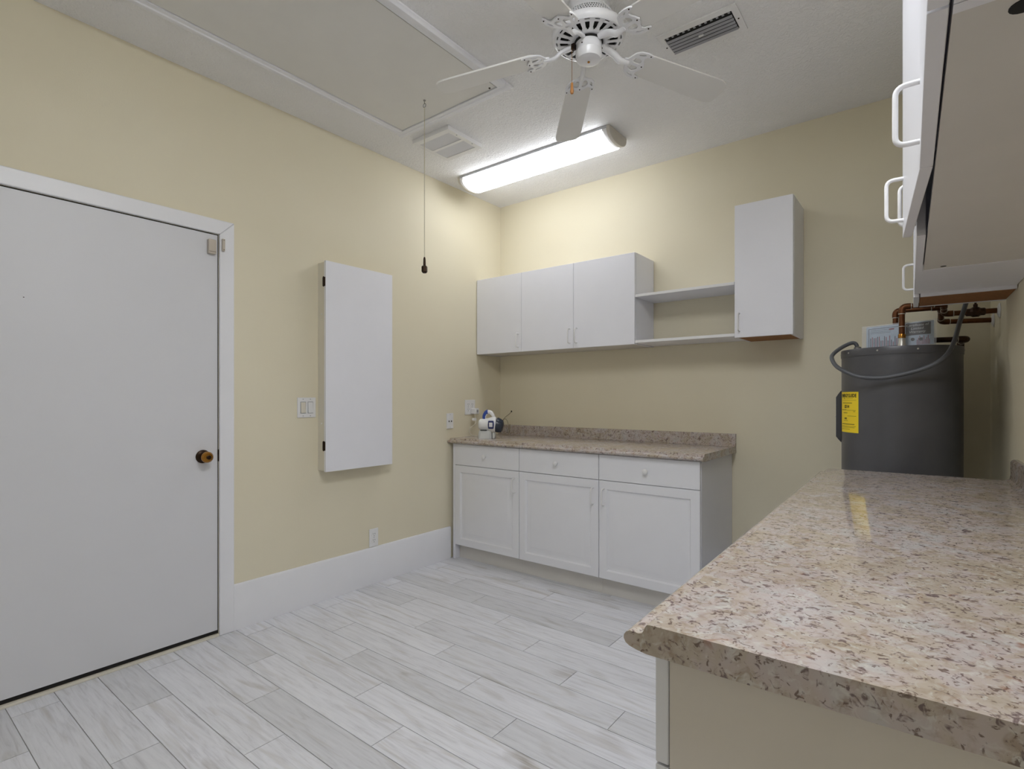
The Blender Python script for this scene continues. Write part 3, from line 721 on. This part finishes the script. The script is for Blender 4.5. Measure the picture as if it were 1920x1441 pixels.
def pipes():
    def pipe(name, label, pts, r, rings, mat='copper', rr=.02):
        base = Vector(pts[0]); t = thing(name, label, 'pipe', base)
        P = [Vector(p)-base for p in pts]
        MB().tube(round_path(P, rr, 5), r, 16).build('pipe_run', mat, t, 0, 50)
        for i in range(1, len(P)-1):      # fittings at the bends
            a = (P[i-1]-P[i]).normalized(); b = (P[i+1]-P[i]).normalized(); k = rr+.012
            MB().tube(round_path([P[i]+a*k, P[i], P[i]+b*k], rr, 6), r*1.18, 16).build('elbow', mat, t, 0, 50)
            for e in (a, b): MB().tube([P[i]+e*k, P[i]+e*(k+.003)], r*1.2, 16).build('solder_ring', 'solder', t, 0, 50)
        return t, base
    r = .0115
    # cold pipe (front riser) with valve
    p1 = at_y(1691, 600, -.475); wx = x_right(-.345)
    y1 = p1.y; zt = 1.617; xd = at_y(1770, 575, y1).x
    t, b = pipe('cold_water_pipe', 'copper pipe with a dark valve rising from the front of the heater top', [(p1.x, y1, HT-.003), (p1.x, y1, zt), (xd, y1+.02, zt), (xd+.002, -.36, 1.583), (wx-.004, -.345, 1.583)], r, 0)
    MB().lathe([(.016, 0), (.016, .022), (.0135, .026), (.0135, .048)], (0, 0, .001), 20).build('dielectric_nipple', 'solder', t, 0, 40)
    MB().lathe([(.0145, .048), (.0145, .062), (.013, .066)], (0, 0, .001), 20).build('brass_union', 'brass', t, 0, 40)
    MB().tube([(0, 0, .100), (0, 0, .103)], r*1.2, 16).build('solder_ring', 'solder', t, 0, 50)
    vx = at_y(1829, 584, -.35).x-b.x; vy = -.35-b.y; vz = 1.583-b.z
    v = MB().lathe([(.0135, -.034), (.0165, -.030), (.0165, -.018), (.022, -.010), (.022, .010), (.0165, .018), (.0165, .030), (.0135, .034)], (vx, vy, vz), 8, 'x').build('valve_body', 'copper_dk', t, 0, 30)
    MB().lathe([(.008, .018), (.008, .034), (.004, .036), (.004, .046)], (vx, vy, vz), 12).build('valve_stem', 'copper_dk', v, 0, 30)
    MB().lathe([(.022, .046), (.024, .049), (.022, .052)], (vx, vy, vz), 10).build('valve_wheel', 'copper_dk', v, 0, 30)
    def esc(parent, wxx, y, z, bb):
        MB().lathe([(.013, -.010), (.020, -.009), (.032, -.004), (.033, -.0008)], (wxx-bb.x, y-bb.y, z-bb.z), 24, 'x').build('escutcheon', 'plastic', parent, 0, 40)
    esc(t, wx, -.345, 1.583, b)
    p2 = at_y(1679, 600, -.335); y2 = p2.y; wx2 = x_right(-.135); xd2 = at_y(1764, 590, y2).x
    t2, b2 = pipe('hot_water_pipe', 'copper pipe rising from the back of the heater top', [(p2.x, y2, HT-.003), (p2.x, y2, 1.618), (xd2, y2, 1.618), (xd2+.002, -.20, 1.566), (wx2-.004, -.135, 1.566)], r, 0)
    MB().lathe([(.016, 0), (.016, .022), (.0135, .026), (.0135, .048)], (0, 0, .001), 20).build('dielectric_nipple', 'solder', t2, 0, 40)
    esc(t2, wx2, -.135, 1.566, b2)
    # relief pipe lying over the right rim, then dropping behind the tank
    q0 = Vector((2.800, -.31, HT-.003))
    pipe('relief_pipe', 'dark aged copper relief pipe turning over the right rim of the heater', [q0, (2.800, -.31, 1.472), (2.978, -.272, 1.472), (2.962, -.105, 1.472), (2.962, -.105, .18)], .0125, 0, 'copper_dk')
pipes()
def cable():
    px = [(1608, 652, -.47), (1605, 645, -.47), (1596, 643, -.475), (1577, 652, -.50), (1562, 664, -.56), (1560, 673, -.60), (1568, 686, -.635), (1586, 697, -.655), (1612, 706, -.662), (1650, 708, -.665), (1690, 702, -.668), (1728, 692, -.664), (1758, 679, -.655), (1778, 661, -.63), (1790, 637, -.59), (1799, 605, -.53), (1808, 578, -.49), (1816, 550, -.47), (1823, 510, -.46)]
    pts = [at_y(*p) for p in px]; pts[0].z = HT+.001
    pts.append(Vector((2.95, -.44, 1.98))); pts.append(Vector((x_right(-.4)-.030, -.40, 2.03)))
    base = pts[0].copy(); t = thing('power_conduit', 'grey flexible power conduit looping across the front of the water heater', 'cable', base)
    MB().tube([p-base for p in smooth_path(pts, 8)], .0088, 12).build('conduit_sleeve', 'conduit', t, 0, 60)
    MB().lathe([(.015, -.002), (.015, .012), (.011, .016)], (0, 0, 0), 16).build('conduit_connector', 'steel', t, 0, 40)
    p = pts[-1]-base; box('junction_box', (p.x, p.x+.028, p.y-.045, p.y+.045, p.z-.045, p.z+.045), 'silver', t, .002)
cable()
def papers():
    y = -.392; zb = HT+.0006
    x0, x1 = 2.585, 2.868; cx = (x0+x1)/2
    t = thing('warranty_papers', 'plastic sleeve of warranty papers standing on the water heater', 'papers', (cx, y, zb))
    tilt = math.radians(-3.2)
    def sheet(nm, mat, a, b, z0, z1, yy, th=.0012, parent=None):
        m = MB(); m.box(a-cx, b-cx, yy-th, yy, z0, z1)
        o = m.build(nm, mat, parent or t); 
        for v in o.data.vertices: v.co.z += (v.co.x+.14)*.055
        return o
    lp = sheet('manual_page', 'paper', 2.603, 2.742, .004, .112, .004, .004); tag(lp, 'pale blue printed page')
    for (a, b, z0, z1) in ((2.612, 2.735, .100, .102), (2.612, 2.735, .006, .014), (2.612, 2.614, .006, .102), (2.733, 2.735, .006, .102)): sheet('page_border', 'navy_ink', a, b, z0, z1, -.0002, .0004, lp)
    random.seed(11)
    for i in range(16):
        x = 2.619+.0068*i; h = random.choice([.02, .03, .035, .045, .05, .028])
        sheet('page_print', 'red_ink' if i % 2 else 'navy_ink', x, x+.003, .012, .012+h, -.0002, .0004, lp)
    for z in (.092, .084, .078): sheet('page_print', 'navy_ink', 2.62, 2.70, z, z+.0012, -.0002, .0003, lp)
    sheet('page_badge', 'red_ink', 2.692, 2.712, .089, .095, -.0002, .0005, lp)
    rp = sheet('certificate_cover', 'paper', 2.752, 2.860, .004, .112, .004, .004); tag(rp, 'warranty certificate with dark title block')
    sheet('title_block', 'blackpaper', 2.756, 2.848, .052, .108, -.0002, .0004, rp)
    for i, s in enumerate(('Certificate of', 'Limited', 'Warranty')):
        me = text_mesh(s, .0155, shear=.2)
        for v in me.vertices:
            x, zz, d = v.co.x, v.co.y, v.co.z; v.co = (x+2.798-cx, -.0008-d, zz+.098-.0155*i+(x+2.798-cx+.14)*.055)
        link('title_line', me, 'plastic', rp)
    for i in range(10): sheet('cover_print', 'red_ink', 2.797+.005*i, 2.7995+.005*i, .006, .030+.017*((i*7) % 3)/2, -.0002, .0004, rp)
    for x in (2.782, 2.812): MB().lathe([(.0075, -.0012), (.0075, -.0004)], (x-cx, 0, .044), 16, 'y').build('seal', 'blackpaper', rp)
    m = MB(); nx = 14
    for yy in (-.006, .008):
        vs = []; 
        for i in range(nx+1):
            x = x0+(x1-x0)*i/nx; w_ = .003*math.sin(i*2.1)
            vs += [(x-cx, yy+w_*.5, .0), (x-cx, yy+w_, .060+(x-cx+.14)*.055), (x-cx, yy*.3, .118+(x-cx+.14)*.055)]
        m.add(vs, [(3*i+j, 3*i+3+j, 3*i+4+j, 3*i+1+j) for i in range(nx) for j in range(2)])
    m.build('plastic_sleeve', 'clear', t, 0, 60)
papers()
# ------------------------------------------------------------------ small things on the back counter
def cleaner():
    t = thing('handheld_cleaner', 'white and blue handheld cleaner standing on the left end of the back counter', 'appliance', (.262, -.468, .9002), math.radians(30)); t.scale = (.80, .85, 1.0)
    # local x = to the right in the photo, -y towards the viewer
    pr = [(-.080, -.036), (.050, -.036), (.060, -.030), (.060, .03), (-.080, .03)]
    b = MB(); lv = [(0, 1.0), (.03, .97), (.052, .90), (.062, .80)]
    n = 24; vs = []; fs = []
    for z, k in lv:
        for i in range(n):
            a = 2*PI*i/n; c_, s_ = math.cos(a), math.sin(a); e = 4
            q = (abs(c_)**e+abs(s_)**e)**(-1/e); vs.append((-.022+.066*k*q*c_, .042*k*q*s_, z))
    for j in range(len(lv)-1):
        for i in range(n): fs.append((j*n+i, j*n+(i+1) % n, (j+1)*n+(i+1) % n, (j+1)*n+i))
    fs += [tuple(reversed(range(n))), tuple(range((len(lv)-1)*n, len(lv)*n))]
    b.add(vs, fs).build('charging_base', 'translucent', t, 0, 45)
    box('base_foot', (.048, .072, -.030, .030, 0, .046), 'translucent', t, .008)
    MB().lathe([(.012, -.088), (.030, -.084), (.040, -.070), (.0435, -.045), (.046, 0), (.054, .030), (.058, .052), (.056, .072), (.050, .082)], (0, 0, .104), 28, 'x').build('motor_body', 'plastic', t, 0, 45)
    MB().lathe([(.052, .080), (.056, .084), (.053, .112), (.045, .136), (.030, .146)], (0, 0, .104), 28, 'x').build('dust_cup', 'smoke', t, 0, 35).rotation_euler = (0, math.radians(14), 0)
    d = [o for o in t.children if o.name.startswith('dust_cup')][0]; d.location = (-.022, 0, .022)
    box('vent_slot', (-.062, .0, -.0465, -.040, .060, .066), 'dark', t, .002)
    sw = MB()
    o = [(-.027, -.030), (.027, -.030), (.030, .0), (.027, .030), (-.027, .030), (-.030, 0)]
    f = MB().prism([(.040+x*.95, .104+z) for x, z in o], -.0615, -.050, 'y').build('button_surround', 'navy', t, .006)
    box('power_button', (.024, .056, -.0655, -.060, .088, .120), 'plastic', f, .005)
    hp = smooth_path([(-.030, 0, .138), (-.030, 0, .165), (-.012, 0, .190), (.014, 0, .196), (.040, 0, .184), (.060, 0, .150)], 6)
    MB().tube(hp, .013, 14, flat=1.25).build('carry_handle', 'plastic', t, 0, 50)
    MB().tube([Vector(p)+Vector((-.004, 0, .002)) for p in hp[:17]], .0145, 14, flat=1.3).build('grip_pad', 'blue', t, 0, 50)
    # charger in the outlet with its lead
    oy, oz = -.357, 1.1085
    a = thing('charger_adapter', 'white plug-in charger in the double outlet above the counter', 'charger', (.0095, oy, oz-.034))
    box('adapter_body', (0, .052, -.022, .022, 0, .046), 'plastic', a, .006)
    box('adapter_mark', (.0521, .0526, -.010, .010, .012, .034), 'silver', a, .0)
    q = Vector((.0095, oy, oz-.034)); g = lambda x, y, z: Vector((x, y, z))-q
    ln = [g(.034, oy, oz-.034), g(.040, oy-.002, oz-.08), g(.05, oy-.01, 1.0), g(.035, oy-.06, .96), g(.04, oy-.05, .915), g(.10, oy-.02, .9035), g(.16, oy-.02, .9032), g(.20, oy-.04, .905)]
    MB().tube(smooth_path(ln, 6), .0024, 8).build('charger_lead', 'cord', a, 0, 60)
    b = at_x(889, 786, .06); box('lead_clip', (b.x-q.x-.012, b.x-q.x+.012, b.y-q.y-.014, b.y-q.y+.016, b.z-q.z-.010, b.z-q.z+.010), 'plastic', a, .004)
    # thin wire from the hole in the back wall
    hq = Vector((.120, 0, 1.089)); t2 = thing('wall_wire', 'thin coiled wire hanging from a small hole in the back wall', 'wire', hq)
    MB().lathe([(.0075, -.0012), (.0075, -.0003)], (0, 0, 0), 14, 'y').build('wall_hole', 'dark', t2)
    P = [(0, -.001, 0), (-.006, -.02, -.02), (-.03, -.05, -.05), (-.055, -.06, -.09), (-.05, -.07, -.15), (0, -.08, -.178), (.03, -.08, -.14), (.015, -.07, -.085), (-.015, -.07, -.06), (-.045, -.08, -.10), (-.04, -.09, -.17), (.0, -.10, -.186), (.04, -.10, -.186), (.055, -.09, -.15), (.045, -.08, -.10), (.05, -.1, -.186)]
    MB().tube(smooth_path(P, 7), .0022, 6).build('wire_loop', 'wire', t2, 0, 60)
cleaner()
